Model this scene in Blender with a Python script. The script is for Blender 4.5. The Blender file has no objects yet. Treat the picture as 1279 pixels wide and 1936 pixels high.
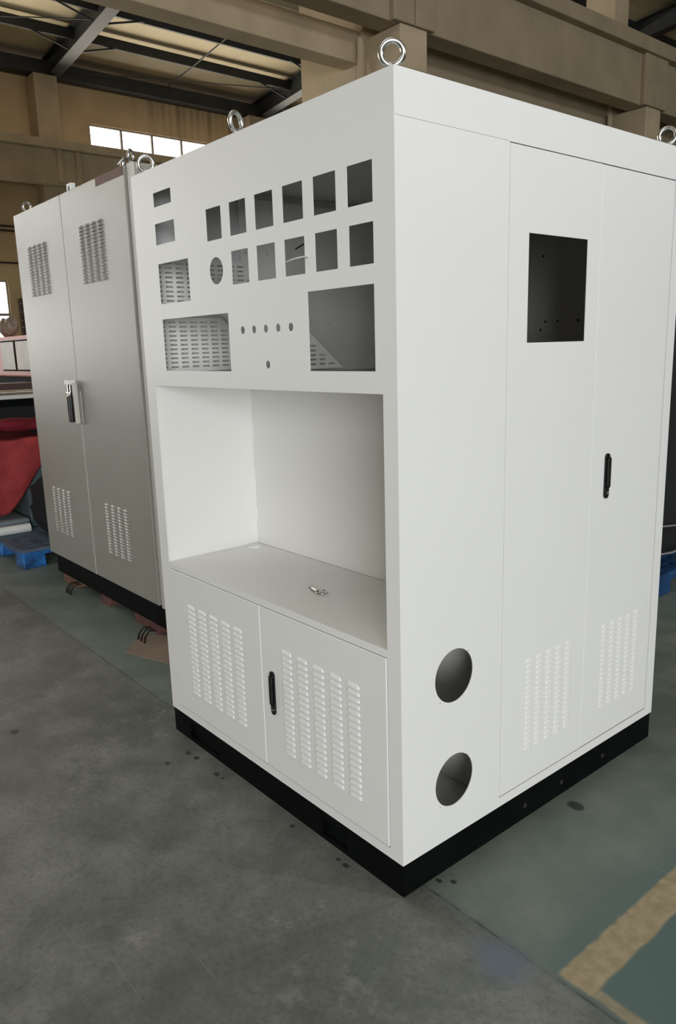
import bpy, bmesh, math, random
from mathutils import Matrix, Vector
from mathutils.geometry import tessellate_polygon
rnd = random.Random(7)
S = bpy.context.scene
COL = S.collection
R = math.radians
PI = math.pi

# ------------------------------------------------------------------ camera
cam_d = bpy.data.cameras.new('camera'); cam = bpy.data.objects.new('camera', cam_d); COL.objects.link(cam)
cam_d.sensor_fit = 'VERTICAL'; cam_d.sensor_height = 36.0; cam_d.lens = 1442.52 / 1936 * 36.0
cam_d.clip_start = 0.05; cam_d.clip_end = 200
cam.matrix_world = Matrix.Translation((1.32198, -1.28628, 1.49505)) @ Matrix.Rotation(0.8805837, 4, 'Z') @ Matrix.Rotation(1.3594680, 4, 'X') @ Matrix.Rotation(-0.0295526, 4, 'Z')
S.camera = cam

# ------------------------------------------------------------------ world, daylight, exposure
S.view_settings.view_transform = 'Standard'; S.view_settings.look = 'None'
S.view_settings.exposure = 0.2; S.view_settings.gamma = 1.0
S.view_settings.use_curve_mapping = False
W = bpy.data.worlds.new('daylight'); S.world = W; W.use_nodes = True
W.node_tree.nodes['Background'].inputs[0].default_value = (0.95, 0.98, 1.0, 1)
W.node_tree.nodes['Background'].inputs[1].default_value = 1.0

def area(name, loc, target, sx, sy, power, col):
    d = bpy.data.lights.new(name, 'AREA'); d.shape = 'RECTANGLE'; d.size = sx; d.size_y = sy
    d.energy = power; d.color = col
    o = bpy.data.objects.new(name, d); COL.objects.link(o)
    o.location = loc
    o.rotation_euler = (Vector(target) - Vector(loc)).to_track_quat('-Z', 'Y').to_euler()
    return o
# daylight through the big doorway behind the camera on the right, and the far windows; other lamps are added fills
area('daylight_right_doorway', (9.7, -6.8, 2.3), (0, -0.6, 1.5), 4.6, 4.2, 860, (0.965, 0.99, 1.0))
area('added_fill_right_high', (9.7, 6.0, 6.6), (0, 6.0, 4.6), 30.0, 1.2, 430, (0.98, 0.99, 1.0))  # added fill for the girders and far wall, source unseen
area('added_fill_overhead', (-1.5, -4.5, 9.75), (-1.5, -4.5, 0), 2.0, 12.0, 80, (0.98, 0.99, 1.0))  # added downlight for shelf and floor, source unseen
area('added_fill_far_middle', (-17.3, -5.0, 4.9), (-12, -5.0, 4.6), 9.5, 0.8, 160, (0.98, 0.98, 0.96))  # added lamp that brightens the reflection on the grey doors' top
area('daylight_far_high_windows', (-17.1, 6.0, 6.85), (-14, 6.0, 6.5), 24.0, 0.8, 480, (1.0, 0.92, 0.76))
area('daylight_far_low_windows', (-17.3, -1.5, 2.2), (-12, -1.5, 2.0), 17.0, 2.0, 250, (0.98, 0.98, 0.96))

# ------------------------------------------------------------------ materials
def new_mat(name):
    m = bpy.data.materials.new(name); m.use_nodes = True
    nt = m.node_tree
    return m, nt, nt.nodes['Principled BSDF']
def link(nt, a, b): nt.links.new(a, b)
def paint(name, col, rough=0.4, metal=0.0, var=0.06, vscale=3.0, bump=0.0, bscale=300.0, spec=0.5, coat=0.0):
    """Painted / plain surface: flat colour with faint mottling and fine bump."""
    m, nt, b = new_mat(name)
    tc = nt.nodes.new('ShaderNodeTexCoord')
    n = nt.nodes.new('ShaderNodeTexNoise'); n.inputs['Scale'].default_value = vscale; n.inputs['Detail'].default_value = 5
    link(nt, tc.outputs['Object'], n.inputs['Vector'])
    r = nt.nodes.new('ShaderNodeValToRGB')
    lo = [max(0, c * (1 - var)) for c in col]; hi = [min(1, c * (1 + var)) for c in col]
    r.color_ramp.elements[0].position = 0.3; r.color_ramp.elements[0].color = (*lo, 1)
    r.color_ramp.elements[1].position = 0.7; r.color_ramp.elements[1].color = (*hi, 1)
    link(nt, n.outputs['Fac'], r.inputs['Fac']); link(nt, r.outputs['Color'], b.inputs['Base Color'])
    b.inputs['Roughness'].default_value = rough; b.inputs['Metallic'].default_value = metal
    b.inputs['Specular IOR Level'].default_value = spec
    if coat: b.inputs['Coat Weight'].default_value = coat; b.inputs['Coat Roughness'].default_value = 0.15
    if bump:
        n2 = nt.nodes.new('ShaderNodeTexNoise'); n2.inputs['Scale'].default_value = bscale; n2.inputs['Detail'].default_value = 2
        link(nt, tc.outputs['Object'], n2.inputs['Vector'])
        bp = nt.nodes.new('ShaderNodeBump'); bp.inputs['Strength'].default_value = bump; bp.inputs['Distance'].default_value = 0.002
        link(nt, n2.outputs['Fac'], bp.inputs['Height']); link(nt, bp.outputs['Normal'], b.inputs['Normal'])
    return m
def glow(name, col, k):
    m, nt, b = new_mat(name)
    b.inputs['Base Color'].default_value = (*col, 1); b.inputs['Emission Color'].default_value = (*col, 1)
    b.inputs['Emission Strength'].default_value = k; b.inputs['Roughness'].default_value = 0.2
    return m

M = {}
M['white'] = paint('white powder coat', (0.75, 0.758, 0.747), 0.38, var=0.008, bump=0.05, bscale=500)
M['white_in'] = paint('white powder coat inside', (0.76, 0.755, 0.73), 0.4, var=0.01, bump=0.05, bscale=500)
M['grey'] = paint('grey textured coat', (0.265, 0.265, 0.232), 0.35, var=0.015, bump=0.4, bscale=240)
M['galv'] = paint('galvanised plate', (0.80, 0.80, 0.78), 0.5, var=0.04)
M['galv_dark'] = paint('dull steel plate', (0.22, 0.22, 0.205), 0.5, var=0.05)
M['grey_light'] = paint('light grey coat', (0.50, 0.49, 0.45), 0.4, var=0.02)
M['black'] = paint('black plinth paint', (0.003, 0.0036, 0.004), 0.7, var=0.3, vscale=9, spec=0.06)
M['black_gloss'] = paint('black glossy plastic', (0.006, 0.006, 0.007), 0.16, var=0.1)
M['dark'] = paint('painted opening shade', (0.012, 0.012, 0.012), 0.9, var=0.1, spec=0.0)
M['zinc'] = paint('zinc plated steel', (0.62, 0.64, 0.64), 0.24, metal=1.0, var=0.15, vscale=40)
M['chrome'] = paint('nickel steel', (0.55, 0.53, 0.50), 0.18, metal=1.0, var=0.1, vscale=40)
M['mauve'] = paint('brown film', (0.17, 0.10, 0.085), 0.7, var=0.04)
M['cement'] = paint('tan painted concrete', (0.45, 0.365, 0.25), 0.8, var=0.14, vscale=1.6, bump=0.35, bscale=25, spec=0.2)
M['beam_paint'] = paint('beige beam paint', (0.325, 0.262, 0.182), 0.75, var=0.10, vscale=2.2, bump=0.3, bscale=18, spec=0.2)
M['steel_dark'] = paint('dark roof steel', (0.022, 0.023, 0.022), 0.6, var=0.2)
M['roof'] = paint('tan roof sheet', (0.52, 0.43, 0.28), 0.7, var=0.12, vscale=1.2)
M['frame'] = paint('window frame', (0.22, 0.2, 0.17), 0.6)
M['pane'] = glow('daylit window pane', (1.0, 0.985, 0.95), 3.0)
M['wood'] = paint('wood block', (0.16, 0.085, 0.05), 0.8, var=0.25, vscale=20)
M['brick'] = paint('red brick', (0.10, 0.04, 0.034), 0.85, var=0.3, vscale=25)
M['card'] = paint('brown cardboard', (0.235, 0.175, 0.135), 0.9, var=0.08, vscale=6)
M['blue'] = paint('blue plastic', (0.011, 0.10, 0.31), 0.5, var=0.75, vscale=11)
M['blue_dusty'] = paint('dusty blue plastic', (0.07, 0.10, 0.14), 0.7, var=0.35, vscale=8)
M['blue_dark'] = paint('dark blue plastic', (0.008, 0.05, 0.15), 0.5, var=0.3, vscale=9)
M['redcloth'] = paint('red felt cloth', (0.27, 0.04, 0.042), 0.95, var=0.2, vscale=8, bump=0.4, bscale=120, spec=0.1)
M['redpaint'] = paint('red machine paint with glare', (0.60, 0.22, 0.20), 0.5, var=0.12)  # light glare on the red is put into this pale pink
M['blackcloth'] = paint('black sheeting', (0.005, 0.006, 0.008), 0.85, var=0.3, vscale=4)
M['tube'] = paint('pale plastic tube', (0.62, 0.64, 0.62), 0.4)
M['teal'] = paint('dark teal sheet', (0.045, 0.075, 0.085), 0.7, var=0.2)
M['bluegrey'] = paint('blue grey sheet', (0.13, 0.16, 0.18), 0.7, var=0.15)
M['tabletop'] = paint('pale table top', (0.55, 0.55, 0.52), 0.4)
M['film'] = paint('dusty wrapping film', (0.27, 0.215, 0.17), 0.5, var=0.2)
M['maroon'] = paint('dark maroon paint', (0.05, 0.022, 0.02), 0.6)
M['plate'] = paint('panel glass', (0.45, 0.43, 0.38), 0.5, var=0.12, vscale=6)
M['whiteplastic'] = paint('white plastic', (0.8, 0.8, 0.78), 0.4)
M['cable'] = paint('grey cable', (0.25, 0.25, 0.25), 0.5)

def wall_mat():
    """Tan plaster with dark rain streaks that run down below the eaves."""
    m, nt, b = new_mat('tan plaster wall')
    tc = nt.nodes.new('ShaderNodeTexCoord')
    mp = nt.nodes.new('ShaderNodeMapping'); mp.inputs['Scale'].default_value = (1, 3.2, 0.12)
    link(nt, tc.outputs['Object'], mp.inputs['Vector'])
    n = nt.nodes.new('ShaderNodeTexNoise'); n.inputs['Scale'].default_value = 2.0; n.inputs['Detail'].default_value = 6
    link(nt, mp.outputs['Vector'], n.inputs['Vector'])
    sep = nt.nodes.new('ShaderNodeSeparateXYZ'); link(nt, tc.outputs['Object'], sep.inputs[0])
    hz = nt.nodes.new('ShaderNodeMapRange'); hz.inputs[1].default_value = 6.6; hz.inputs[2].default_value = 7.9
    link(nt, sep.outputs['Z'], hz.inputs[0])
    yy = nt.nodes.new('ShaderNodeMapRange'); yy.inputs[1].default_value = 8.2; yy.inputs[2].default_value = 9.3
    link(nt, sep.outputs['Y'], yy.inputs[0])
    st = nt.nodes.new('ShaderNodeMapRange'); st.inputs[1].default_value = 0.45; st.inputs[2].default_value = 0.68
    link(nt, n.outputs['Fac'], st.inputs[0])
    m1 = nt.nodes.new('ShaderNodeMath'); m1.operation = 'MULTIPLY'; link(nt, st.outputs[0], m1.inputs[0]); link(nt, hz.outputs[0], m1.inputs[1])
    m2 = nt.nodes.new('ShaderNodeMath'); m2.operation = 'MULTIPLY'; link(nt, m1.outputs[0], m2.inputs[0]); link(nt, yy.outputs[0], m2.inputs[1])
    n2 = nt.nodes.new('ShaderNodeTexNoise'); n2.inputs['Scale'].default_value = 0.8; n2.inputs['Detail'].default_value = 8
    link(nt, tc.outputs['Object'], n2.inputs['Vector'])
    r = nt.nodes.new('ShaderNodeValToRGB')
    r.color_ramp.elements[0].position = 0.3; r.color_ramp.elements[0].color = (0.44, 0.325, 0.19, 1)
    r.color_ramp.elements[1].position = 0.7; r.color_ramp.elements[1].color = (0.60, 0.46, 0.28, 1)
    link(nt, n2.outputs['Fac'], r.inputs['Fac'])
    mx = nt.nodes.new('ShaderNodeMix'); mx.data_type = 'RGBA'; mx.inputs['B'].default_value = (0.10, 0.07, 0.045, 1)
    link(nt, r.outputs['Color'], mx.inputs['A']); link(nt, m2.outputs[0], mx.inputs['Factor'])
    link(nt, mx.outputs['Result'], b.inputs['Base Color'])
    b.inputs['Roughness'].default_value = 0.85; b.inputs['Specular IOR Level'].default_value = 0.2
    return m
M['wall'] = wall_mat()

def floor_mat():
    m, nt, b = new_mat('worn painted concrete floor')
    N = nt.nodes.new
    def math_(op, a, c=None, clamp=False):
        n = N('ShaderNodeMath'); n.operation = op; n.use_clamp = clamp
        for i, v in enumerate((a, c)):
            if v is None: continue
            if isinstance(v, (int, float)): n.inputs[i].default_value = v
            else: link(nt, v, n.inputs[i])
        return n.outputs[0]
    def ramp(v, a, c):
        n = N('ShaderNodeMapRange'); n.interpolation_type = 'SMOOTHSTEP'
        n.inputs[1].default_value = a; n.inputs[2].default_value = c
        link(nt, v, n.inputs[0]); return n.outputs[0]
    def noise(scale, detail=5, vec=None, rough=0.55):
        n = N('ShaderNodeTexNoise'); n.inputs['Scale'].default_value = scale; n.inputs['Detail'].default_value = detail
        n.inputs['Roughness'].default_value = rough
        link(nt, vec or tc.outputs['Object'], n.inputs['Vector']); return n.outputs['Fac']
    def mix(a, c, f):
        n = N('ShaderNodeMix'); n.data_type = 'RGBA'
        for k, v in (('A', a), ('B', c)):
            if isinstance(v, tuple): n.inputs[k].default_value = (*v, 1)
            else: link(nt, v, n.inputs[k])
        if isinstance(f, (int, float)): n.inputs['Factor'].default_value = f
        else: link(nt, f, n.inputs['Factor'])
        return n.outputs['Result']
    tc = N('ShaderNodeTexCoord')
    sep = N('ShaderNodeSeparateXYZ'); link(nt, tc.outputs['Object'], sep.inputs[0])
    X, Y = sep.outputs['X'], sep.outputs['Y']
    big = noise(0.9, 6); mid = noise(3.5, 8, rough=0.65); fine = noise(28, 4); edge = noise(14, 4)
    wob = math_('MULTIPLY', math_('SUBTRACT', edge, 0.5), 0.018)
    grey = mix((0.098, 0.107, 0.096), (0.190, 0.200, 0.182), ramp(mid, 0.33, 0.68))
    grey = mix(grey, (0.100, 0.104, 0.094), math_('MULTIPLY', ramp(big, 0.5, 0.68), 0.55))
    vein = noise(9.0, 10, rough=0.72); smear = noise(1.7, 5)
    light = math_('MULTIPLY', ramp(vein, 0.50, 0.66), ramp(smear, 0.46, 0.62))
    grey = mix(grey, (0.285, 0.29, 0.265), math_('MULTIPLY', light, 0.75))
    grey = mix(grey, (0.075, 0.08, 0.072), math_('MULTIPLY', math_('SUBTRACT', 1.0, ramp(vein, 0.34, 0.48)), 0.45))
    grain = noise(60.0, 6, rough=0.7)
    grey = mix(grey, (0.055, 0.058, 0.052), math_('MULTIPLY', math_('SUBTRACT', 1.0, ramp(grain, 0.36, 0.52)), 0.35))
    grey = mix(grey, (0.30, 0.305, 0.285), math_('MULTIPLY', ramp(grain, 0.58, 0.72), math_('MULTIPLY', ramp(smear, 0.42, 0.62), 0.5)))
    green = mix((0.125, 0.160, 0.138), (0.182, 0.215, 0.186), ramp(mid, 0.35, 0.68))
    teal = mix(green, (0.092, 0.142, 0.135), ramp(X, 0.25, 0.5))
    gmask = ramp(math_('ADD', Y, wob), 0.06, 0.11)
    # worn traces of green in the grey strip close to the camera
    trace = math_('MULTIPLY', ramp(noise(2.3, 4), 0.52, 0.62), ramp(X, -0.6, 0.6))
    grey = mix(grey, (0.095, 0.125, 0.108), math_('MULTIPLY', trace, 0.6))
    col = mix(grey, teal, gmask)
    # joint between the two pours
    jd = math_('ABSOLUTE', math_('SUBTRACT', math_('ADD', Y, math_('MULTIPLY', wob, 0.3)), 0.082))
    joint = math_('SUBTRACT', 1.0, ramp(jd, 0.001, 0.007))
    col = mix(col, (0.03, 0.03, 0.028), math_('MULTIPLY', joint, math_('MULTIPLY', ramp(fine, 0.30, 0.65), 0.75)))
    # yellow lines
    xw = math_('ADD', X, wob)
    ys = math_('ADD', X, math_('MULTIPLY', math_('SUBTRACT', Y, 0.1), 0.0))
    ym = math_('MULTIPLY', ramp(xw, 0.425, 0.437), math_('SUBTRACT', 1.0, ramp(xw, 0.515, 0.527)))
    ym = math_('MULTIPLY', ym, ramp(math_('ADD', Y, wob), 0.09, 0.105))
    ym2 = math_('MULTIPLY', ramp(math_('ADD', Y, wob), 0.09, 0.105), math_('SUBTRACT', 1.0, ramp(math_('ADD', Y, wob), 0.122, 0.137)))
    ym2 = math_('MULTIPLY', math_('MULTIPLY', ym2, ramp(X, 0.50, 0.52)), 0.7)
    ym = math_('MAXIMUM', ym, ym2)
    wear = ramp(mid, 0.28, 0.42)
    yel = mix((0.29, 0.235, 0.140), (0.38, 0.32, 0.20), ramp(fine, 0.3, 0.7))
    col = mix(col, yel, math_('MULTIPLY', ym, wear))
    # bluish paint stain beside the joint
    def spot(x, y, rx, ry, soft):
        dx = math_('DIVIDE', math_('SUBTRACT', X, x), rx); dy = math_('DIVIDE', math_('SUBTRACT', Y, y), ry)
        d = math_('SQRT', math_('ADD', math_('MULTIPLY', dx, dx), math_('MULTIPLY', dy, dy)))
        d = math_('ADD', d, math_('MULTIPLY', math_('SUBTRACT', edge, 0.5), 0.9))
        return math_('SUBTRACT', 1.0, ramp(d, 1.0 - soft, 1.0 + soft))
    col = mix(col, (0.12, 0.155, 0.215), math_('MULTIPLY', spot(0.315, 0.03, 0.07, 0.05, 0.8), 0.75))
    # scratches: two stretched noises
    for ang, sc in ((0.5, (1.2, 60, 1)), (-0.9, (1.0, 75, 1))):
        mp = N('ShaderNodeMapping'); mp.inputs['Rotation'].default_value = (0, 0, ang); mp.inputs['Scale'].default_value = sc
        link(nt, tc.outputs['Object'], mp.inputs['Vector'])
        s = ramp(noise(1.0, 2, mp.outputs['Vector']), 0.70, 0.76)
        col = mix(col, (0.24, 0.24, 0.225), math_('MULTIPLY', s, 0.35))
    # oil drips
    for x, y, rx, ry in ((-1.753, -0.498, .022, .016), (0.07, 0.727, .03, .022), (-1.099, -0.148, .010, .008), (-1.111, -0.055, .014, .009),
                         (-1.058, -0.049, .014, .011), (-0.907, -0.052, .016, .010), (-0.87, -0.05, .008, .006), (-0.475, -0.032, .010, .008),
                         (-0.25, -0.027, .009, .007), (-0.215, -0.028, .012, .008), (0.013, 0.127, .012, .008), (0.045, 0.155, .010, .008), (-0.03, 0.10, .009, .007)):
        col = mix(col, (0.022, 0.022, 0.02), math_('MULTIPLY', spot(x, y, rx, ry, 0.25), 0.85))
    link(nt, col, b.inputs['Base Color'])
    rr = N('ShaderNodeMapRange'); rr.inputs[3].default_value = 0.42; rr.inputs[4].default_value = 0.68
    link(nt, mid, rr.inputs[0]); link(nt, rr.outputs[0], b.inputs['Roughness'])
    b.inputs['Specular IOR Level'].default_value = 0.4
    bp = N('ShaderNodeBump'); bp.inputs['Strength'].default_value = 0.35; bp.inputs['Distance'].default_value = 0.004
    h = math_('ADD', math_('ADD', mid, math_('MULTIPLY', fine, 0.35)), math_('MULTIPLY', grain, 0.25))
    link(nt, h, bp.inputs['Height']); link(nt, bp.outputs['Normal'], b.inputs['Normal'])
    return m
M['floor'] = floor_mat()

# ------------------------------------------------------------------ mesh builder
class MB:
    def __init__(s): s.v = []; s.f = []; s.m = []; s.mats = []
    def mi(s, m):
        if m not in s.mats: s.mats.append(m)
        return s.mats.index(m)
    def add(s, vs, fs, m):
        k = len(s.v); i = s.mi(m)
        s.v += [tuple(p) for p in vs]
        for f in fs: s.f.append([a + k for a in f]); s.m.append(i)
        return s
    def box(s, x0, x1, y0, y1, z0, z1, m):
        return s.add([(x0,y0,z0),(x1,y0,z0),(x1,y1,z0),(x0,y1,z0),(x0,y0,z1),(x1,y0,z1),(x1,y1,z1),(x0,y1,z1)],
                     [(3,2,1,0),(4,5,6,7),(0,1,5,4),(1,2,6,5),(2,3,7,6),(3,0,4,7)], m)
    def sheet(s, ax, d0, d1, outline, holes, m):
        """Flat sheet with holes between the planes d0 and d1 of axis ax; 2-D points are the two other axes in order."""
        def P(p, d):
            q = [p[0], p[1]]; q.insert(ax, d); return tuple(q)
        loops = [list(outline)] + [list(h) for h in holes]
        flat = [p for l in loops for p in l]; n = len(flat)
        tris = tessellate_polygon([[Vector((p[0], p[1], 0)) for p in l] for l in loops])
        vs = [P(p, d0) for p in flat] + [P(p, d1) for p in flat]
        fs = [tuple(t) for t in tris] + [tuple(a + n for a in reversed(t)) for t in tris]
        k = 0
        for l in loops:
            for i in range(len(l)):
                a = k + i; c = k + (i + 1) % len(l)
                fs.append((a, c, c + n, a + n))
            k += len(l)
        return s.add(vs, fs, m)
    def prism(s, pts, vec, m):
        n = len(pts); v = Vector(vec)
        vs = [Vector(p) for p in pts] + [Vector(p) + v for p in pts]
        return s.add(vs, [tuple(range(n))[::-1], tuple(range(n, 2 * n))] + [(i, (i+1) % n, n + (i+1) % n, n + i) for i in range(n)], m)
    def tube(s, pts, r, m, seg=10, closed=False, flat=1.0):
        pts = [Vector(p) for p in pts]; n = len(pts); vs = []; fs = []
        up = None
        for i in range(n):
            if closed: t = pts[(i+1) % n] - pts[i-1]
            else: t = pts[min(i+1, n-1)] - pts[max(i-1, 0)]
            t.normalize()
            if up is None: up = Vector((0,0,1)) if abs(t.z) < .9 else Vector((1,0,0))
            a = t.cross(up).normalized(); c = a.cross(t).normalized(); up = c
            rr = r[i] if isinstance(r, (list, tuple)) else r
            for k in range(seg):
                w = 2 * PI * k / seg
                vs.append(pts[i] + a * (rr * math.cos(w)) + c * (rr * flat * math.sin(w)))
        for i in range(n if closed else n - 1):
            j = (i + 1) % n
            for k in range(seg):
                fs.append((i*seg+k, i*seg+(k+1) % seg, j*seg+(k+1) % seg, j*seg+k))
        if not closed: fs += [tuple(range(seg))[::-1], tuple(range((n-1)*seg, n*seg))]
        return s.add(vs, fs, m)
    def ring(s, c, normal, rad, r, m, n=36, seg=14):
        nn = Vector(normal).normalized(); a = nn.cross(Vector((0,0,1)))
        a = a.normalized() if a.length > .01 else Vector((1,0,0)); b = nn.cross(a)
        c = Vector(c); vs = []; fs = []
        for i in range(n):
            t = 2*PI*i/n; d = a*math.cos(t) + b*math.sin(t)
            for k in range(seg):
                w = 2*PI*k/seg
                vs.append(c + d*(rad + r*math.cos(w)) + nn*(r*math.sin(w)))
        for i in range(n):
            j = (i+1) % n
            for k in range(seg): fs.append((i*seg+k, j*seg+k, j*seg+(k+1) % seg, i*seg+(k+1) % seg))
        return s.add(vs, fs, m)
    def build(s, name, parent=None, smooth=False, bevel=0.0, seg=2, angle=35):
        me = bpy.data.meshes.new(name); me.from_pydata(s.v, [], s.f)
        for m in s.mats: me.materials.append(M[m])
        me.polygons.foreach_set('material_index', s.m)
        bm = bmesh.new(); bm.from_mesh(me); bmesh.ops.recalc_face_normals(bm, faces=bm.faces[:]); bm.to_mesh(me); bm.free()
        if smooth:
            me.polygons.foreach_set('use_smooth', [True] * len(me.polygons)); me.set_sharp_from_angle(angle=R(angle))
        o = bpy.data.objects.new(name, me); COL.objects.link(o)
        if parent: o.parent = parent
        if bevel:
            b = o.modifiers.new('bevel', 'BEVEL'); b.width = bevel; b.segments = seg; b.limit_method = 'ANGLE'; b.angle_limit = R(40); b.harden_normals = False
        return o
def tag(o, label, cat, group=None, kind=None):
    o['label'] = label; o['category'] = cat
    if group: o['group'] = group
    if kind: o['kind'] = kind
    return o
def thing(name, label, cat, group=None, loc=(0,0,0), kind=None):
    o = bpy.data.objects.new(name, None); COL.objects.link(o); o.location = loc; o.empty_display_size = 0.1
    return tag(o, label, cat, group, kind)
def struct(o, label, cat): return tag(o, label, cat, None, 'structure')
def rect(a0, a1, b0, b1): return [(a0,b0),(a1,b0),(a1,b1),(a0,b1)]
def circ(a, b, r, n=40): return [(a + r*math.cos(2*PI*i/n), b + r*math.sin(2*PI*i/n)) for i in range(n)]
def slot(a, b, w, h, n=6):
    """Oblong hole, w wide, h high, with round ends."""
    r = h/2; c = w/2 - r
    return [(a+c+r*math.cos(-PI/2+PI*i/n), b+r*math.sin(-PI/2+PI*i/n)) for i in range(n+1)] + \
           [(a-c+r*math.cos(PI/2+PI*i/n), b+r*math.sin(PI/2+PI*i/n)) for i in range(n+1)]

# ------------------------------------------------------------------ the building
X0, X1, Y0, Y1 = -18.0, 10.0, -17.0, 44.0
fl = MB().sheet(2, -0.2, 0.0, rect(X0-.3, X1+.3, Y0-.3, Y1+.3), [], 'floor').build('floor')
struct(fl, 'worn dark concrete floor with green painted half and yellow line', 'floor')
HIGH = (7.13, -4.47, -10.27, 12.93); MID = (-4.47, -10.27); LOW = (1.4, -4.4, -10.2)
WL = MB().sheet(0, X0-.3, X0, rect(Y0, Y1, 0, 8.2), [rect(y, y+4.27, 5.9, 7.04) for y in HIGH] + [rect(y, y+3.38, 1.0, 3.28) for y in LOW] + [rect(y, y+4.27, 4.45, 5.34) for y in MID], 'wall').build('wall_left')
struct(WL, 'tan plaster wall with high strip window and dark rain streaks', 'wall')
struct(MB().sheet(1, Y1, Y1+.3, rect(X0, X1, 0, 11), [], 'wall').build('wall_back'), 'tan plaster end wall at the far end of the hall', 'wall')
struct(MB().sheet(1, Y0-.3, Y0, rect(X0, X1, 0, 11), [], 'wall').build('wall_front'), 'tan plaster end wall behind the camera', 'wall')
struct(MB().sheet(0, X1, X1+.3, rect(Y0, Y1, 0, 11), [rect(-10.2, -3.8, 0.0, 5.2), rect(-9, 21, 5.9, 7.3)], 'wall').build('wall_right'), 'tan plaster wall with wide open doorway right of the camera', 'wall')  # upper opening added for the high fill lamp
def roofz(x): return 8.30 + 0.1 * (x - X0)
roof = MB()
RX = [X0-.3, -2.6, -0.4, X1+.3]; RY = [Y0-.3, -12.0, 2.0, Y1+.3]      # the middle cell is left open above the added overhead lamp
for a in range(3):
    for b in range(3):
        if (a, b) == (1, 1): continue
        roof.prism([(RX[a], RY[b], roofz(RX[a])), (RX[a+1], RY[b], roofz(RX[a+1])), (RX[a+1], RY[b+1], roofz(RX[a+1])), (RX[a], RY[b+1], roofz(RX[a]))], (0,0,.08), 'roof')
struct(roof.build('ceiling'), 'sloping tan roof sheets above dark steel purlins', 'roof')

def strip_window(n, y0, y1, z0, z1, pitch, label, bars=()):
    w = struct(bpy.data.objects.new('window_%d' % n, None), label, 'window'); COL.objects.link(w)
    w.location = (X0, y0, z0)
    def B(a): return a
    fr = MB(); t = .035
    fr.box(-.16, -.04, 0, y1-y0, 0, t, 'frame').box(-.16, -.04, 0, y1-y0, z1-z0-t, z1-z0, 'frame')
    fr.box(-.16, -.04, 0, t, t, z1-z0-t, 'frame').box(-.16, -.04, y1-y0-t, y1-y0, t, z1-z0-t, 'frame')
    k = pitch
    while k < y1-y0-.2:
        fr.box(-.16, -.04, k-.025, k+.025, t, z1-z0-t, 'frame'); k += pitch
    for b in bars: fr.box(-.16, -.04, t, y1-y0-t, b-.03, b+.03, 'frame')
    fr.build('window_frame', w)
    MB().box(-.115, -.105, t, y1-y0-t, t, z1-z0-t, 'pane').build('window_pane', w)
    return w
strip_window(1, 7.13, 11.4, 5.9, 7.04, 0.85, 'bright high strip window with four panes above the far crane beam')
strip_window(2, 1.4, 4.78, 1.0, 3.28, 1.1, 'bright low window at the left edge behind the red machine', (1.5,))
for n_, (y_, w_) in enumerate(((12.93, 'further along the tan wall'), (-4.47, 'level with the camera'), (-10.27, 'behind the camera'))):
    strip_window(3 + n_, y_, y_ + 4.27, 5.9, 7.04, 0.85, 'bright high strip window ' + w_)
for n_, (y_, w_) in enumerate(((-4.4, 'level with the camera'), (-10.2, 'behind the camera'))):
    strip_window(6 + n_, y_, y_ + 3.38, 1.0, 3.28, 1.1, 'bright low window ' + w_, (1.5,))

for n_, (y_, w_) in enumerate(((-4.47, 'level with the camera'), (-10.27, 'behind the camera'))):
    strip_window(8 + n_, y_, y_ + 4.27, 4.45, 5.34, 0.85, 'added unseen middle strip window below the crane girder, ' + w_)  # unseen windows added for their reflection in the grey doors
COLY = (-11.2, -5.4, 0.40, 6.2, 12.0, 17.8, 23.6)
# far side: wall piers, crane girder, rafters, purlins
pier_lab = ['behind the camera', 'beyond the left frame edge nearest the camera', 'beyond the left frame edge', 'at the upper left, left of the strip window', 'to the right of the strip window', 'second to the right of the strip window', 'furthest along the tan wall']
for i, y in enumerate(COLY):
    p = MB().box(-17.98, -17.45, y-.52, y+.02, 0, 7.78, 'cement').build('wall_pier', bevel=.01)
    struct(p, 'tan concrete wall pier ' + pier_lab[i], 'column')
fg = MB()
fg.box(-17.43, -17.2, Y0+.1, 40, 5.38, 6.12, 'cement').box(-17.43, -17.0, Y0+.1, 40, 6.12, 6.30, 'cement')
for y in COLY:
    fg.box(-17.2, -17.12, y-.28, y-.16, 5.42, 6.12, 'cement').box(-17.2, -17.12, y+.16, y+.28, 5.42, 6.12, 'cement')
struct(fg.build('crane_girder'), 'brown concrete crane girder along the far wall below the strip window', 'beam')
def rz(x): return 7.78 + 0.1 * (x + 17.8)
raf_lab = ['off frame behind the camera', 'off frame nearest the camera', 'off frame beside the camera', 'at the upper left, rising from the pier left of the window', 'ending behind the near concrete column', 'beyond the near concrete column', 'furthest away in the roof']
for i, y in enumerate(COLY):
    b = MB(); xa, xb = -17.85, 9.6
    def bar(y0, y1, h0, h1, m): b.prism([(xa, y0, rz(xa)+h0), (xb, y0, rz(xb)+h0), (xb, y0, rz(xb)+h1), (xa, y0, rz(xa)+h1)], (0, y1-y0, 0), m)
    bar(y-.14, y+.14, 0, .02, 'steel_dark'); bar(y-.008, y+.008, .02, .43, 'steel_dark'); bar(y-.14, y+.14, .43, .45, 'steel_dark')
    struct(b.build('roof_rafter'), 'dark steel I-beam roof rafter ' + raf_lab[i], 'beam')
px = -17.55; k = 0
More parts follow.
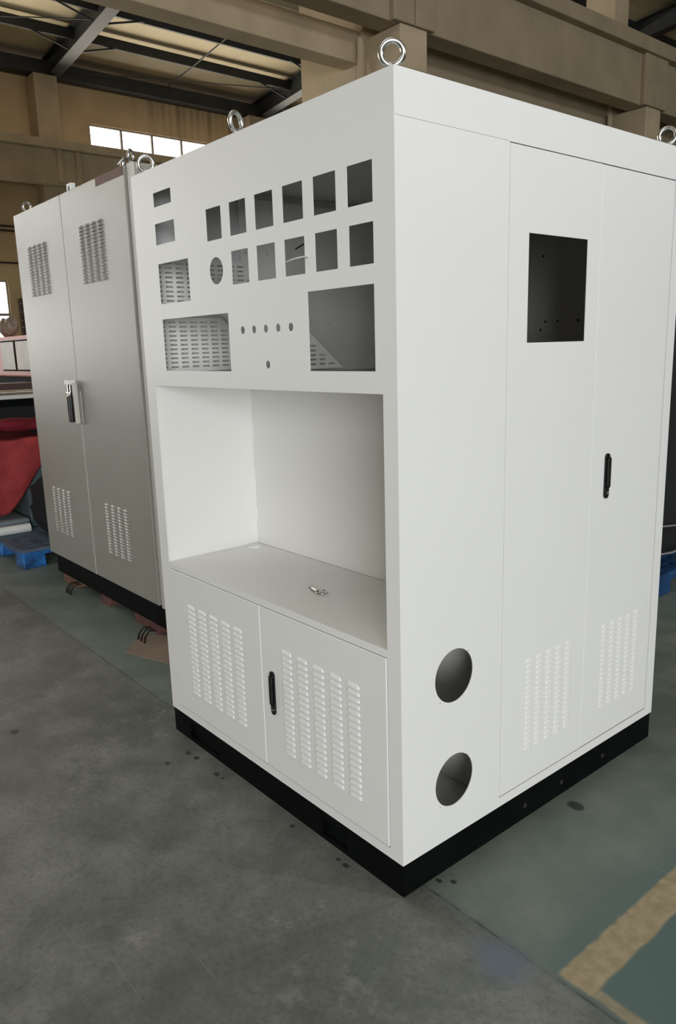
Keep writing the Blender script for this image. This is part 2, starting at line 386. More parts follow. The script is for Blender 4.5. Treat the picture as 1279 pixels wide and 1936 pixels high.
while px < 9:
    z = rz(px) + .30 if k else 7.86
    b = MB()
    if k == 0: b.box(-17.95, -17.6, Y0+.2, 43, 7.82, 8.12, 'steel_dark')
    else: b.box(px-.03, px+.03, Y0+.2, 43, z-.05, z+.155, 'steel_dark')
    lab = {0: 'dark eaves beam along the top of the tan wall', 1: 'dark steel purlin next to the eaves beam', 2: 'second dark steel purlin up from the eaves beam', 3: 'third dark steel purlin up from the eaves beam'}.get(k, 'dark steel purlin number %s up the roof slope' % ('', 'one', 'two', 'three', 'four', 'five', 'six', 'seven', 'eight', 'nine', 'ten', 'eleven', 'twelve', 'thirteen', 'fourteen', 'fifteen', 'sixteen', 'seventeen', 'eighteen', 'nineteen', 'twenty', 'twenty-one')[k])
    if k <= 8: struct(b.build('roof_purlin'), lab, 'beam')
    k += 1; px += 1.30
# sag rods and knee braces
rods = [((-16.3, 9.1, 8.19), (-15.0, 9.1, 8.33)), ((-15.0, 9.1, 8.33), (-13.7, 9.1, 8.46)), ((-17.5, 9.1, 8.1), (-16.3, 9.1, 8.19))]
for n_, (a, c) in enumerate(rods):
    struct(MB().tube([a, c], .018, 'steel_dark', 8).build('sag_rod'), 'thin steel rod between purlins, ' + ('middle one', 'upper one', 'lower one')[n_] + ' above the strip window', 'rod')
brl = []
for y, s_, x, w in ((6.2, 1, -14.9, 'upper brace right of the left rafter'), (6.2, 1, -16.25, 'lower brace right of the left rafter'), (6.2, -1, -14.9, 'upper brace left of the left rafter'),
                    (6.2, -1, -16.25, 'lower brace left of the left rafter'), (12.0, -1, -16.25, 'brace near the foot of the far rafter'), (12.0, -1, -14.9, 'upper brace on the far rafter')):
    z = rz(x)
    struct(MB().tube([(x, y + s_*.10, z+.03), (x, y + s_*1.0, z+.28)], .022, 'steel_dark', 8).build('knee_brace'), 'thin steel ' + w, 'rod')
for a, c, w in (((-17.6, 6.4, 7.95), (-16.0, 11.8, 8.1), 'rising right under the roof'), ((-17.5, 0.7, 7.95), (-14.9, 6.0, 8.12), 'left of the left rafter')):
    struct(MB().tube([a, c], .012, 'steel_dark', 6).build('bracing_rod'), 'long thin diagonal bracing rod ' + w, 'rod')
# near row: columns with corbels, tie beams, crane girder lengths
nl = ['out of frame behind the camera', 'out of frame beside the camera', 'left of the visible one, out of frame', 'behind the white cabinet top with a corbel', 'at the upper right edge with a corbel', 'further along the row', 'furthest along the row']
for i, y in enumerate(COLY):
    c = MB()
    c.box(-7.95, -6.65, y-.27, y+.27, 0, 6.3, 'cement')
    c.box(-7.25, -6.68, y-.22, y+.22, 6.3, rz(-7.25)-.01, 'cement')
    c.prism([(-6.65, y-.235, 4.35), (-6.0, y-.235, 4.86), (-6.0, y-.235, 5.33), (-6.65, y-.235, 5.33)], (0, .47, 0), 'cement')
    struct(c.build('concrete_column', bevel=.015), 'tan concrete column ' + nl[i], 'column')
gl = ['length behind the camera', 'left length, mostly out of frame', 'left length above the tie beam', 'right length above the white cabinet', 'length beyond the right edge', 'furthest length']
for i in range(len(COLY)-1):
    y0, y1 = COLY[i]+.01, COLY[i+1]-.01
    g = MB()
    g.box(-6.38, -6.05, y0, y1, 5.335, 6.12, 'beam_paint'); g.box(-6.6, -5.92, y0, y1, 6.12, 6.34, 'beam_paint')
    g.box(-6.05, -5.97, y0, y0+.35, 5.335, 6.12, 'beam_paint').box(-6.05, -5.97, y1-.35, y1, 5.335, 6.12, 'beam_paint')
    struct(g.build('crane_girder', bevel=.015), 'beige concrete crane girder on the near columns, ' + gl[i], 'beam')
    t = MB().box(-7.03, -6.72, COLY[i]+.28, COLY[i+1]-.28, 5.06 if i < 3 else 4.6, 5.44 if i < 3 else 5.8, 'cement' if i < 3 else 'beam_paint').build('tie_beam', bevel=.012)
    struct(t, 'beige concrete tie beam between near columns, ' + ('length behind the camera', 'length beside the camera, out of frame', 'length at the upper left of the white cabinet', 'length below the right girder', 'length beyond the right edge', 'furthest length')[i], 'beam')
for i, (y, w) in enumerate(((5.86, 'left of the corbel above the white cabinet'), (11.66, 'left of the corbel at the upper right'))):
    struct(MB().tube([(-6.62, y, 4.2), (-6.62, y, 5.32)], .045, 'cement', 12).build('drain_pipe', smooth=True), 'tan vertical pipe ' + w, 'pipe')
for z, w in ((4.5, 'topmost of three'), (4.40, 'middle of three'), (3.68, 'lowest of three')):
    struct(MB().tube([(X0+.03, 2.0, z), (X0+.03, 9, z)], .022, 'maroon', 8).build('wall_conduit', smooth=True), 'dark conduit line on tan wall, ' + w, 'pipe')
o = MB().box(X0+.005, X0+.12, 4.97, 5.22, 1.5, 2.87, 'maroon')
for z in (2.75, 2.55, 2.35, 2.2): o.box(X0+.12, X0+.13, 4.97, 5.0, z, z+.012, 'tabletop')
struct(o.build('wall_duct'), 'dark maroon vertical duct with pale clips right of the low window', 'duct')

# ------------------------------------------------------------------ shared details
def louvers(name, parent, ax, face, out, a0, pitch, ncol, w, ztop, zp, nrow, m, hz=.0155, depth=.0065, flip=1):
    """Field of pressed louvre hoods, bottom opening closed by a dark face painted as shade. ax: axis normal to the sheet, out: sign of outward."""
    b = MB(); nu = 14; nv = 5; r = hz * .95
    for c in range(ncol):
        for k in range(nrow):
            A = a0 + c * pitch; zt = ztop - k * zp
            vs = []
            for j in range(nv + 1):
                t = j / nv; z = zt - hz * t
                dz = depth * math.sin(t * PI / 2) ** 0.9
                for i in range(nu + 1):
                    s_ = (1 - math.cos(PI * i / nu)) / 2
                    a = s_ * w
                    e = min(a, w - a)
                    lim = r if e >= r else math.sqrt(max(0, r*r - (r-e)**2))
                    zz = max(z, zt - hz) if True else z
                    tt = t
                    zc = zt - hz + min(hz * (1 - tt), lim * 1.0) if e < r else z
                    q = (1.0 if e >= r else math.sqrt(max(0, 1 - ((r-e)/r)**2)))
                    d = face + out * (0.0002 + dz * q)
                    p = [A + a, zc]; p.insert(ax, d); vs.append(tuple(p))
            fs = []
            for j in range(nv):
                for i in range(nu):
                    q = j*(nu+1)+i; fs.append((q, q+1, q+nu+2, q+nu+1))
            b.add(vs, fs, m)
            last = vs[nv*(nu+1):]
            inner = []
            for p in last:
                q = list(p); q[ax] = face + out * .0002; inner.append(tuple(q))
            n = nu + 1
            b.add(list(last) + inner, [(i, n+i, n+i+1, i+1) for i in range(nu)], 'dark')  # dark face paints the shade inside the hood's opening
    return b.build(name, parent, smooth=True, angle=50)
def swing_handle(parent, ax, face, out, a, z0, z1, w):
    """Black oblong flush handle with a lever rib and a small chrome lock at its foot."""
    b = MB(); zc = (z0+z1)/2; h = z1-z0
    def cap(ww, hh, d0, d1, m, zc_=zc):
        r = ww/2; n = 8
        pts = [(a + r*math.cos(PI*i/n), zc_+hh/2-r + r*math.sin(PI*i/n)) for i in range(n+1)] + [(a - r*math.cos(PI*i/n), zc_-hh/2+r - r*math.sin(PI*i/n)) for i in range(n+1)]
        b.sheet(ax, face+out*d0, face+out*d1, pts, [], m)
    cap(w, h, 0, .005, 'black_gloss'); cap(w*.55, h*.68, .005, .013, 'black_gloss', zc+h*.08)
    cap(w*.42, w*.42, .005, .009, 'chrome', z0+w*.75)
    return b.build('handle', parent, smooth=True, bevel=.0012)
def eye_bolt(parent, x, y, z, normal, rad=.0255, r=.0068):
    b = MB()
    b.tube([(x,y,z), (x,y,z+.006)], .021, 'zinc', 24)
    b.tube([(x,y,z+.006), (x,y,z+.012), (x,y,z+.020)], [.017, .012, .009], 'zinc', 24)
    b.ring((x,y,z+.017+rad), normal, rad, r, 'zinc')
    return b.build('lifting_eye', parent, smooth=True, angle=50)

# ------------------------------------------------------------------ white cabinet
CW, CD, CH, PH = 1.320, 1.329, 2.10, 0.102
wc = thing('control_cabinet', 'large white control cabinet with instrument cutouts and open desk recess', 'cabinet')
T = .002
body = MB()
holes = [rect(-1.2525, -0.0505, .133, .6965)]                           # lower doors
holes.append(rect(-1.256, -0.050, .7185, 1.382))                         # desk recess
holes += [rect(-1.166, -1.043, 1.976, 2.021), rect(-1.169, -1.033, 1.855, 1.923), rect(-1.166, -.958, 1.661, 1.793), rect(-1.164, -.7345, 1.435, 1.610),
          circ(-.789, 1.738, .040), rect(-.3365, -.0755, 1.437, 1.6435)]
for k in range(6): holes.append(rect(-.8325+.1332*k, -.745+.1340*k, 1.828, 1.921))
for k in range(5): holes.append(rect(-.7005+.1342*k, -.609+.1336*k, 1.690, 1.785))
for k in range(5): holes.append(circ(-.6587+.0605*k, 1.556, .0115, 20))
holes.append(circ(-.5347, 1.4545, .0115, 20))
body.sheet(1, 0, T, rect(-CW, 0, PH, CH), holes, 'white')
sh = [rect(.4125, 1.2790, .133, 1.999), circ(.206, .600, .0775, 56), circ(.208, .281, .0785, 56)]
sh.append(rect(.004, .4110, 1.9996, 2.0004))
for cz in (.600, .281):
    for sy, sz in ((1, .058), (-1, -.064)): sh.append(circ(.206 + sy*.0575, cz + sz, .0022, 8))
body.sheet(0, -T, 0, rect(T, CD, PH, CH), sh, 'white')
body.sheet(0, -CW, -CW+T, rect(T, CD, PH, CH), [], 'white')
body.sheet(1, CD-T, CD, rect(-CW+T, -T, PH, CH), [], 'white')
body.sheet(2, CH-T, CH, rect(-CW+T, -T, T, CD-T), [], 'white')
body.sheet(2, PH, PH+T, rect(-CW+T, -T, T, CD-T), [], 'white')
# door-frame returns behind the openings
def frame_ret(b, ax, face, inn, a0, a1, z0, z1, lip=.010, dp=.024):
    d0, d1 = sorted((face+inn*dp, face+inn*(dp+.002)))
    b.sheet(ax, d0, d1, rect(a0-.012, a1+.012, z0-.012, z1+.012), [rect(a0+lip, a1-lip, z0+lip, z1-lip)], 'white_in')
    for q0, q1, w0, w1 in ((a0-.004, a0-.002, z0, z1), (a1+.002, a1+.004, z0, z1)):
        e0, e1 = sorted((face+inn*.002, face+inn*dp))
        pts = rect(q0, q1, w0, w1); b.sheet(ax, e0, e1, pts, [], 'white_in')
    for w0, w1 in ((z0-.004, z0-.002), (z1+.002, z1+.004)):
        e0, e1 = sorted((face+inn*.002, face+inn*dp)); b.sheet(ax, e0, e1, rect(a0, a1, w0, w1), [], 'white_in')
frame_ret(body, 1, 0, 1, -1.2525, -.0505, .133, .6965)
frame_ret(body, 0, 0, -1, .4125, 1.279, .133, 1.999)
body.build('cabinet_body', wc)
# plinth with two forklift pockets at the front
pl = MB(); e = .004
pl.sheet(1, e, .012, rect(-CW+e, -e, 0, PH-.0005), [rect(-1.195, -.975, .016, .078), rect(-.365, -.245, .016, .072)], 'black')
pl.sheet(0, -.012, -e, rect(.012, CD-e, 0, PH-.0005), [], 'black')
pl.sheet(0, -CW+e, -CW+.012, rect(.012, CD-e, 0, PH-.0005), [], 'black')
pl.sheet(1, CD-.012, CD-e, rect(-CW+.012, -.012, 0, PH-.0005), [], 'black')
for x, y in ((.55, 0), (.75, 0), (1.0, 0)): pl.tube([(-.004, x, .045), (-.0025, x, .045)], .008, 'steel_dark', 12)
pl.box(-1.22, -.95, .0160, .0185, .002, .095, 'black').box(-.39, -.22, .0160, .0185, .002, .095, 'black')  # black sheets behind the pockets stand in for their inner shade
pl.build('plinth', wc)
# desk recess: side liners, ceiling, back
rc = MB()
rc.box(-1.262, -1.2605, T, .420, .692, 1.388, 'white_in').box(-.0485, -.047, T, .420, .692, 1.388, 'white_in')
rc.box(-1.262, -.047, T, .425, 1.3825, 1.3845, 'white_in')
rc.build('recess_lining', wc)
bp_ = MB().box(-1.2575, -.0487, .412, .414, .7185, 1.3822, 'white_in').build('recess_back', wc)
# sealant bead, unevenly applied, up the back left corner
pts = [(-1.2585 + rnd.uniform(-.0012, .0012), .4105 + rnd.uniform(-.0015, .001), .722 + i*.0132) for i in range(50)]
MB().tube(pts, [.0018 + rnd.random()*.0016 for _ in pts], 'whiteplastic', 6).build('sealant_bead', wc, smooth=True)
s_ = MB()
s_.box(-1.2600, -.0488, .0005, .4118, .7125, .718, 'white_in'); s_.box(-1.2555, -.0505, .0003, .0018, .6965, .7125, 'white')
s_.build('desk_shelf', wc, bevel=.0008)
MB().tube([(-1.215, .362, .718), (-1.215, .362, .7205)], .028, 'whiteplastic', 32).tube([(-1.215, .362, .7205), (-1.215, .362, .7222)], .021, 'whiteplastic', 32).build('cable_grommet', wc, smooth=True)
# lower doors
for nm, x0, x1, lx in (('L', -1.2500, -.6490, -1.1317), ('R', -.6445, -.0535, -.5331)):
    d = MB().box(x0, x1, -.0025, .018, .1355, .6940, 'white').build('door', wc, bevel=.0022)
    louvers('louver_vent', d, 1, -.0025, -1, lx, .0793, 5, .0545, .5815, .0201, 18, 'white', hz=.0135, depth=.005)
    if nm == 'R':
        h = swing_handle(d, 1, -.0025, -1, -.587, .337, .487, .024); h['label'] = 'black swing handle with chrome lock'
# side doors
d1 = MB(); d1.sheet(0, -.0005, -.0025, rect(.4150, .8450, .1355, 1.9965), [rect(.5010, .7820, 1.4947, 1.7836)], 'white')
for q in (rect(.415, .417, .1355, 1.9965), rect(.843, .845, .1355, 1.9965), rect(.417, .843, .1355, .1375), rect(.417, .843, 1.9945, 1.9965)): d1.sheet(0, -.02, -.0025, q, [], 'white')
d1 = d1.build('door', wc); d1['label'] = 'side door with square window cutout'
louvers('louver_vent', d1, 0, -.0005, 1, .533, .052, 5, .036, .552, .0172, 18, 'white', hz=.013, depth=.0032)
d2 = MB().box(-.02, -.0005, .8475, 1.2765, .1355, 1.9965, 'white').build('door', wc, bevel=.0015); d2['label'] = 'rear side door with black handle'
louvers('louver_vent', d2, 0, -.0005, 1, .953, .052, 5, .036, .552, .0172, 18, 'white', hz=.013, depth=.0032)
h = swing_handle(d2, 0, -.0005, 1, .9365, .992, 1.140, .026); h['label'] = 'black swing handle with chrome lock'
# inside: mounting plate on the left side, plates at the back, ceiling of the lower bay
mp = MB(); dots = [circ(.76+.1025*i, z, .0032, 8) for z in (1.72, 1.60, 1.48) for i in range(5)] + [circ(.446+.105*i, 1.868, .0035, 8) for i in range(8)] + [circ(.55+.1*i, 1.48, .003, 8) for i in range(2)]
mp.sheet(0, -1.300, -1.298, rect(.425, 1.30, 1.40, 2.07), dots, 'galv')
mp.build('mounting_plate', wc)
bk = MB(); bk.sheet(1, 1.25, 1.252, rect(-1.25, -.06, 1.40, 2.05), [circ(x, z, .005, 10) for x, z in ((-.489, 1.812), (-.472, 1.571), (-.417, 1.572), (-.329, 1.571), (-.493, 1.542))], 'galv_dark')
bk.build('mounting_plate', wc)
MB().sheet(2, 1.388, 1.390, rect(-1.31, -.01, .01, 1.31), [], 'white_in').build('bay_floor', wc)
MB().box(-1.316, -.004, .425, .427, .1045, .692, 'white_in').build('bay_back', wc)
# perforated gusset plates
def perf(x, outline, slots, name='perforated_gusset'):
    b = MB().sheet(0, x-.0008, x+.0008, outline, [slot(y, z, .030, .0068) for y, z in slots], 'white_in')
    return b.build(name, wc)
sl = [(.05+.0440*i, 1.681+.0163*j) for i in range(10) for j in range(9)]
o1 = [(.02, 1.662), (.545, 1.662), (.545, 1.702), (.412, 1.833), (.02, 1.833)]
perf(-1.272, o1, [(y, z) for y, z in sl if y+z < 2.215 and y < .52])
sl = [(.05+.0440*i, 1.444+.0161*j) for i in range(10) for j in range(11)]
o2 = [(.02, 1.428), (.475, 1.428), (.475, 1.462), (.306, 1.622), (.02, 1.622)]
perf(-1.272, o2, [(y, z) for y, z in sl if y+z*1.05 < 1.975 and y < .45])
sl = [(.44+.0440*i, 1.440+.0166*j) for i in range(4) for j in range(9)]
o3 = [(.405, 1.425), (.625, 1.425), (.405, 1.612)]
perf(-.94, o3, [(y, z) for y, z in sl if (z-1.425)/.187 + (y-.405)/.22 < .84])
for x, y1, z in ((-1.272, .545, 1.662), (-1.272, .475, 1.428), (-.94, .625, 1.425)):
    MB().box(x, x+.022, (.405 if x > -1 else .02), y1, z-.0015, z, 'white_in').build('gusset_flange', wc)
MB().box(-1.30, -.95, .02, .30, 1.642, 1.644, 'white_in').build('inner_shelf', wc)
# tie and wire that hang in the lower row of cutouts
MB().tube([(-.440, .012, 1.7300), (-.40, .004, 1.7325), (-.345, -.004, 1.7325), (-.310, -.012, 1.7300)], .0022, 'whiteplastic', 8).build('cable_tie', wc, smooth=True)
MB().tube([(-.420, .03, 1.762), (-.395, .02, 1.763), (-.372, .02, 1.768), (-.352, .02, 1.779), (-.345, .02, 1.80)], .0018, 'black', 8).build('wire', wc, smooth=True)
nc = Vector((1.32, -1.29, -.6))
eye_bolt(wc, -.045, .040, CH, (.75, -.66, 0))
eye_bolt(wc, -.690, .035, CH, (.95, .30, 0))
eye_bolt(wc, -1.288, .045, CH, (.80, -.60, 0))
eye_bolt(wc, -.045, 1.290, CH, (.45, -.9, 0))
# lock plate keys on the desk
kr = thing('door_keys', 'small steel keys on a ring lying on the white desk shelf', 'keys', loc=(-.545, .178, .718))
k = MB().tube([(-.066, .006, .004), (-.02, -.002, .004), (0, -.004, .004)], .0042, 'chrome', 10).tube([(0, -.004, .004), (.018, -.004, .004)], .0028, 'chrome', 8)
k.box(-.070, -.060, -.001, .012, .0005, .0075, 'chrome')
k.build('key', kr, smooth=True)
MB().tube([(-.040, -.012, .0035), (-.012, -.012, .0035)], .0035, 'chrome', 8).box(-.012, .010, -.018, -.006, .001, .0045, 'chrome').build('key', kr, smooth=True)
MB().ring((.004, -.004, .0058), (.06, .05, 1), .019, .0018, 'chrome', 32, 8).build('key_ring', kr, smooth=True)

# ------------------------------------------------------------------ grey cabinet
gx0, gx1, gy, gz0, gz1 = -3.832, -2.160, .435, .200, 2.358
gc = thing('electrical_cabinet', 'tall grey two-door electrical cabinet standing on blocks', 'cabinet', loc=(0,0,0))
b = MB()
b.box(gx0, gx1, gy, gy+.80, gz0-.008, gz1+.004, 'grey'); b.build('cabinet_body', gc, bevel=.003)
b = MB().box(-2.218, -2.160, gy-.016, gy, gz0-.012, gz1+.006, 'grey_light').build('frame_post', gc, bevel=.004)
MB().box(-2.2295, -2.2185, gy-.003, gy-.0002, gz0, gz1, 'black').build('gap_shade', gc)  # black strip paints the shade in the gap beside the door
MB().box(gx0+.06, gx1-.012, gy-.004, gy+.78, .068, gz0-.009, 'black').build('plinth', gc, bevel=.002)
dl = MB().box(-3.828, -3.0480, gy-.026, gy-.001, gz0, gz1, 'grey').build('door', gc, bevel=.003)
dr = MB().box(-3.0435, -2.2300, gy-.026, gy-.001, gz0, gz1, 'grey').build('door', gc, bevel=.003)
gf = gy-.026
louvers('louver_vent', dl, 1, gf, -1, -3.628, .0845, 4, .058, 2.150, .0174, 17, 'grey', hz=.0125, depth=.009)
louvers('louver_vent', dl, 1, gf, -1, -3.646, .0845, 4, .058, .672, .0174, 17, 'grey', hz=.0125, depth=.009)
louvers('louver_vent', dr, 1, gf, -1, -2.813, .0825, 4, .056, 2.163, .0174, 17, 'grey', hz=.0125, depth=.009)
louvers('louver_vent', dr, 1, gf, -1, -2.812, .0825, 4, .056, .675, .0174, 17, 'grey', hz=.0125, depth=.009)
MB().box(-2.555, -2.232, gf-.0015, gf, 2.318, 2.3575, 'mauve').build('masking_strip', dr)
# strip along the joint
MB().box(-3.0455, -3.0425, gf-.002, gf+.004, gz0+.002, 1.12, 'grey_light').build('astragal', dr)
# lever handle
hd = MB()
hd.box(-3.046, -2.995, gf-.010, gf, 1.112, 1.300, 'grey'); hd.box(-3.050, -3.026, gf-.036, gf-.010, 1.112, 1.345, 'grey_light')
hd.build('handle_base', dr, bevel=.004)
lv = MB().prism([(-3.110, gf-.05, 1.278), (-3.055, gf-.05, 1.278), (-3.060, gf-.05, 1.120), (-3.100, gf-.05, 1.120)], (0, .022, 0), 'black_gloss')
lv.prism([(-3.088, gf-.058, 1.272), (-3.060, gf-.058, 1.272), (-3.064, gf-.058, 1.124), (-3.084, gf-.058, 1.124)], (0, .010, 0), 'black_gloss')
lv.build('handle_lever', dr, bevel=.004)
cl = MB()
for x in (-3.118, -3.082):
    cl.box(x-.010, x+.010, gf-.046, gf-.0, 1.335, 1.360, 'whiteplastic'); cl.box(x+.004, x+.012, gf-.040, gf, 1.282, 1.335, 'chrome'); cl.box(x-.012, x+.012, gf-.043, gf, 1.279, 1.292, 'chrome')
cl.build('handle_clip', dr, bevel=.002)
eye_bolt(gc, -3.74, .47, gz1+.004, (.6, -.8, 0))
eye_bolt(gc, -2.235, .455, gz1+.004, (1, .75, 0), .025, .0068)
tb = MB().box(-3.01, -2.945, .440, .465, gz1+.004, gz1+.05, 'tube').box(-2.985, -2.968, .438, .441, gz1+.012, gz1+.036, 'teal').box(-3.04, -3.022, .44, .455, gz1+.004, gz1+.016, 'tube')
tb.build('lifting_lug', gc, bevel=.002)
cn = MB().tube([(-2.285, .435, gz1+.004), (-2.285, .435, gz1+.03)], .013, 'zinc', 12).tube([(-2.315, .43, gz1+.022), (-2.26, .43, gz1+.034)], .008, 'zinc', 10)
cn.build('corner_bolt', gc, smooth=True)
for x0, x1, m, w in ((-3.72, -3.50, 'wood', 'orange wood block under the left end of the grey cabinet'), (-3.10, -2.98, 'brick', 'dark red block under the middle of the grey cabinet'), (-2.63, -2.33, 'brick', 'red brick block under the right end of the grey cabinet')):
    tag(MB().box(x0, x1, .445, 1.18, 0, .0675, m).build('support_block', bevel=.004), w, 'block')
def straps(x, y, w):
    b = MB()
    for i in range(3):
        dx = i*.045 + rnd.uniform(-.01, .01)
        b.tube([(x+dx, y+.04, .05), (x+dx-.01, y, .055), (x+dx-.002, y-.03, .03), (x+dx+.012, y-.045, .004)], .006, 'black', 6, flat=.4)
    tag(b.build('packing_strap'), w, 'strap')
straps(-3.47, .40, 'bits of black strap beside the orange wood block'); straps(-2.36, .37, 'bits of black strap beside the red brick block')
tag(MB().prism([(-2.22, .200, .001), (-1.62, .40, .001), (-1.62, .86, .001), (-2.12, .62, .001), (-2.40, .375, .001)], (0, 0, .004), 'card').build('cardboard_sheet'), 'brown cardboard sheet on floor between the two cabinets', 'cardboard')

# ------------------------------------------------------------------ pallets
def pallet(x0, x1, y0, y1, h, label, deckm, blockm):
    t = thing('plastic_pallet', label, 'pallet', 'blue plastic pallets', ((x0+x1)/2, (y0+y1)/2, 0))
    L, D = (x1-x0)/2, (y1-y0)/2
    hs = []; nx = int(L*2/.085); ny = int(D*2/.14)
    for i in range(nx):
        for j in range(ny):
            cx = -L+.05+(i+.5)*(2*L-.1)/nx; cy = -D+.05+(j+.5)*(2*D-.1)/ny
            hs.append(rect(cx-.020, cx+.020, cy-.05, cy+.05))
    d = MB().sheet(2, h-.022, h, rect(-L, L, -D, D), hs, deckm); d.box(-L, L, -D, -D+.02, h-.05, h-.022, blockm).box(-L, L, D-.02, D, h-.05, h-.022, blockm).box(L-.02, L, -D+.02, D-.02, h-.05, h-.022, blockm).box(-L, -L+.02, -D+.02, D-.02, h-.05, h-.022, blockm)
    d.build('deck', t)
    for i in (-1, 0, 1):
        for j in (-1, 0, 1):
            cx = i*(L-.09); cy = j*(D-.09)
            MB().box(cx-.085, cx+.085, cy-.085, cy+.085, 0, h-.0225, blockm).build('block', t, bevel=.012)
    return t
pallet(-5.42, -4.20, .325, 1.325, .145, 'blue plastic pallet on floor left of the grey cabinet', 'blue_dusty', 'blue')
pallet(-1.95, -.78, 2.35, 3.55, .14, 'dark blue plastic pallet on floor right behind the white cabinet', 'blue_dark', 'blue_dark')

def lump(name, x0, x1, y0, y1, z0, z1, m, amp=.03, n=10, power=5.0, label='', cat=''):
    """Soft heap: a rounded box whose skin is pushed in and out a little; flat underneath."""
    bm = bmesh.new(); bmesh.ops.create_cube(bm, size=2)
    bmesh.ops.subdivide_edges(bm, edges=bm.edges[:], cuts=n, use_grid_fill=True)
    cx, cy = (x0+x1)/2, (y0+y1)/2
    ph = [rnd.uniform(0, 6) for _ in range(6)]
    for v in bm.verts:
        x, y, z = v.co
        l = (abs(x)**power + abs(y)**power + abs(z)**power) ** (1/power)
        x, y, z = x/l, y/l, z/l
        w = amp * (math.sin(5*x+ph[0]+3*z) * math.cos(4*y+ph[1]) + .6*math.sin(9*z+ph[2]+5*y) * math.cos(8*x+ph[3]))
        fx, fy = (x1-x0)/2, (y1-y0)/2
        v.co = (cx + x*fx*(1-.10*(z > 0)*z) + x*w, cy + y*fy + y*w, max(z0, z0 + (z+1)/2*(z1-z0) + (w if z > -.9 else 0)))
    me = bpy.data.meshes.new(name); bm.to_mesh(me); bm.free(); me.materials.append(M[m])
    me.polygons.foreach_set('use_smooth', [True]*len(me.polygons))
    o = bpy.data.objects.new(name, me); COL.objects.link(o)
    return tag(o, label, cat)
# right, behind the white cabinet
st = lump('covered_stack', -1.90, -.84, 2.42, 3.50, .141, 1.85, 'blackcloth', .02, 12, 8, 'tall stack under black sheeting on dark blue pallet', 'stack')
tag(MB().tube([(-.805, 2.5, .33), (-.80, 2.8, .27), (-.80, 3.05, .245), (-.80, 3.3, .252), (-.80, 3.55, .30)], .006, 'cable', 8).build('cable', smooth=True), 'grey cable along the foot of the black covered stack', 'cable')
tag(MB().tube([(-.80, 2.5, .50), (-.795, 2.9, .43), (-.79, 3.15, .40), (-.80, 3.4, .36)], .005, 'cable', 8).build('cable', smooth=True), 'thin grey cable higher up on the black covered stack', 'cable')
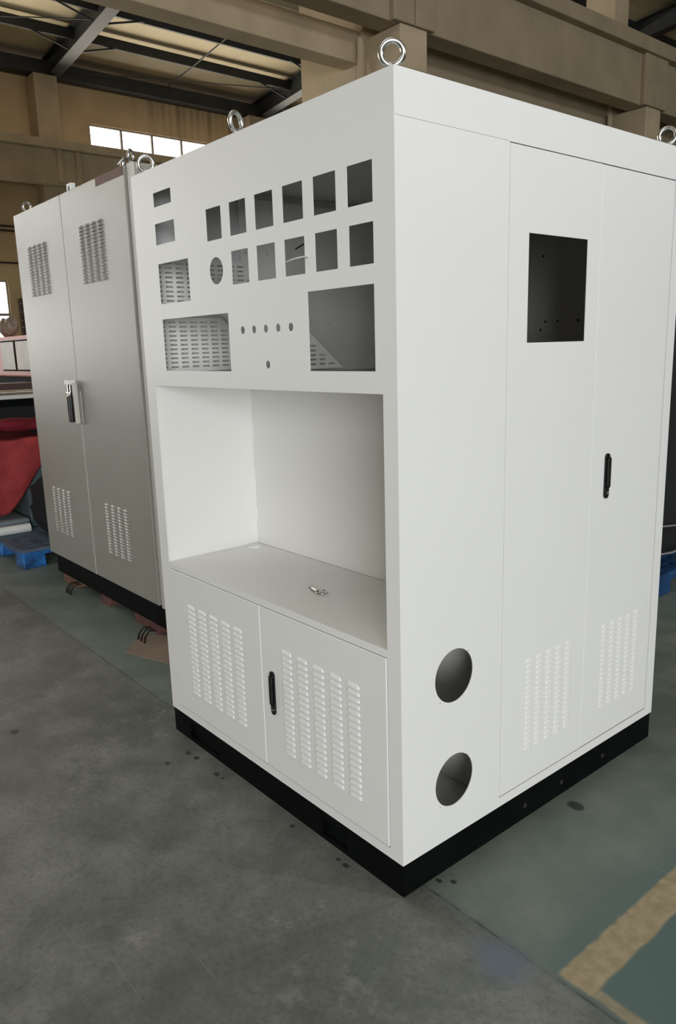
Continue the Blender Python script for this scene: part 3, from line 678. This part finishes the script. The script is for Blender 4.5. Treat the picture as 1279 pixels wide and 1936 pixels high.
# left, on the pallet
tag(MB().tube([(-4.80, -.35, .181), (-4.79, .2, .181), (-4.78, .585, .181)], .035, 'tube', 24).build('plastic_tube', smooth=True), 'pale plastic tube lying on the blue pallet', 'tube')
tag(MB().box(-5.38, -4.86, .33, .62, .1455, .24, 'bluegrey').build('folded_sheet', bevel=.02), 'blue grey folded sheet on pallet under the red cloth', 'sheet')
lump('black_bag', -4.74, -4.24, .56, 1.20, .146, .60, 'blackcloth', .03, 10, 3.5, 'black sack on the blue pallet beside the grey cabinet', 'bag')
tag(MB().box(-5.38, -4.92, .64, 1.30, .146, .80, 'teal').build('crate', bevel=.01), 'dark teal crate on pallet under the red cloth', 'crate')
M['redcloth_dark'] = paint('dark red cloth', (0.13, 0.014, 0.022), 0.95, var=0.25, vscale=8, bump=0.4, bscale=120, spec=0.1)
def cloth():
    bm = bmesh.new(); nu, nv = 26, 30; vs = []
    # v runs from the back over the crate top and down the side that faces right
    for j in range(nv+1):
        t = j/nv
        for i in range(nu+1):
            u = i/nu; y = .02 + u*1.10
            w = .020*math.sin(9*u+1.5) + .012*math.sin(21*u+4*t)
            top = .30
            if t < top:
                x = -5.36 + (t/top)*.46; z = .885 + .05*math.sin(5*u+6*t) * (1-t/top*.4) + w*.5
            else:
                q = (t-top)/(1-top)
                # hem: long tip at u~0.42, rising to the right and left
                hem = .27 + 1.75*max(0, u-.40)**1.15 + .15*max(0, .40-u)
                hem = min(hem, .80)
                z0 = .885 + .05*math.sin(5*u+6*top)*.6 + w*.5
                z = z0 + (hem - z0)*q
                x = -4.90 + .03*math.sin(q*3) + w*(.4+q)
            vs.append(bm.verts.new((x, y, z)))
    for j in range(nv):
        for i in range(nu):
            a = j*(nu+1)+i; bm.faces.new((vs[a], vs[a+1], vs[a+nu+2], vs[a+nu+1]))
    me = bpy.data.meshes.new('red_cloth'); bm.to_mesh(me); bm.free(); me.materials.append(M['redcloth'])
    me.polygons.foreach_set('use_smooth', [True]*len(me.polygons))
    o = bpy.data.objects.new('red_cloth', me); COL.objects.link(o)
    s = o.modifiers.new('thick', 'SOLIDIFY'); s.thickness = .008
    return tag(o, 'red felt cloth draped over the crate on the blue pallet', 'cloth')
cloth()
lump('folded_red_cloth', -5.33, -4.93, .38, 1.16, .925, 1.00, 'redcloth_dark', .02, 10, 4, 'dark red folded cloth on top of the draped red cloth', 'cloth')
# work table with black frame
tb = thing('work_table', 'dark framed work table with pale top left of the grey cabinet', 'table', loc=(-6.15, .9, 0))
MB().box(-.45, .35, -.90, .45, 1.135, 1.167, 'tabletop').build('table_top', tb, bevel=.004)
MB().box(-.42, .32, -.87, .42, 1.07, 1.134, 'black').box(.26, .29, -.85, .40, .12, 1.07, 'blackcloth').build('apron', tb)
for x in (-.40, .30):
    for y in (-.84, .38): MB().box(x-.03, x+.03, y-.03, y+.03, 0, 1.069, 'black').build('leg', tb)
tag(MB().box(-6.52, -6.15, .72, 1.22, 1.168, 1.262, 'maroon').build('tool_box', bevel=.01), 'dark box lying on the pale table top', 'box')
tag(MB().tube([(-5.95, .1, 1.188), (-5.97, 1.15, 1.188)], .02, 'chrome', 12).build('metal_bar', smooth=True), 'shiny metal bar on the front edge of the pale table', 'bar')
# red machine
rm = thing('red_machine', 'red machine cabinet with two pale windows', 'machine', loc=(-7.7, 2.2, 0))
MB().box(-1.1, 1.1, -.60, .60, 1.28, 1.738, 'redpaint').build('hood', rm, bevel=.02)
MB().box(-1.05, 1.05, -.56, .56, 0, 1.279, 'black').build('base', rm)
for x0, x1 in ((-.665, -.17), (-.125, .36)):
    fr = MB().box(x0, x1, -.612, -.601, 1.345, 1.692, 'black').build('window_frame', rm, bevel=.004)
    MB().box(x0+.018, x1-.018, -.618, -.6125, 1.363, 1.674, 'plate').build('window_pane', fr)
lump('plastic_wrap', -8.76, -8.50, 1.66, 1.90, 1.739, 1.97, 'film', .025, 8, 1.7, 'crumpled dusty plastic wrap on top of the red machine', 'wrap')
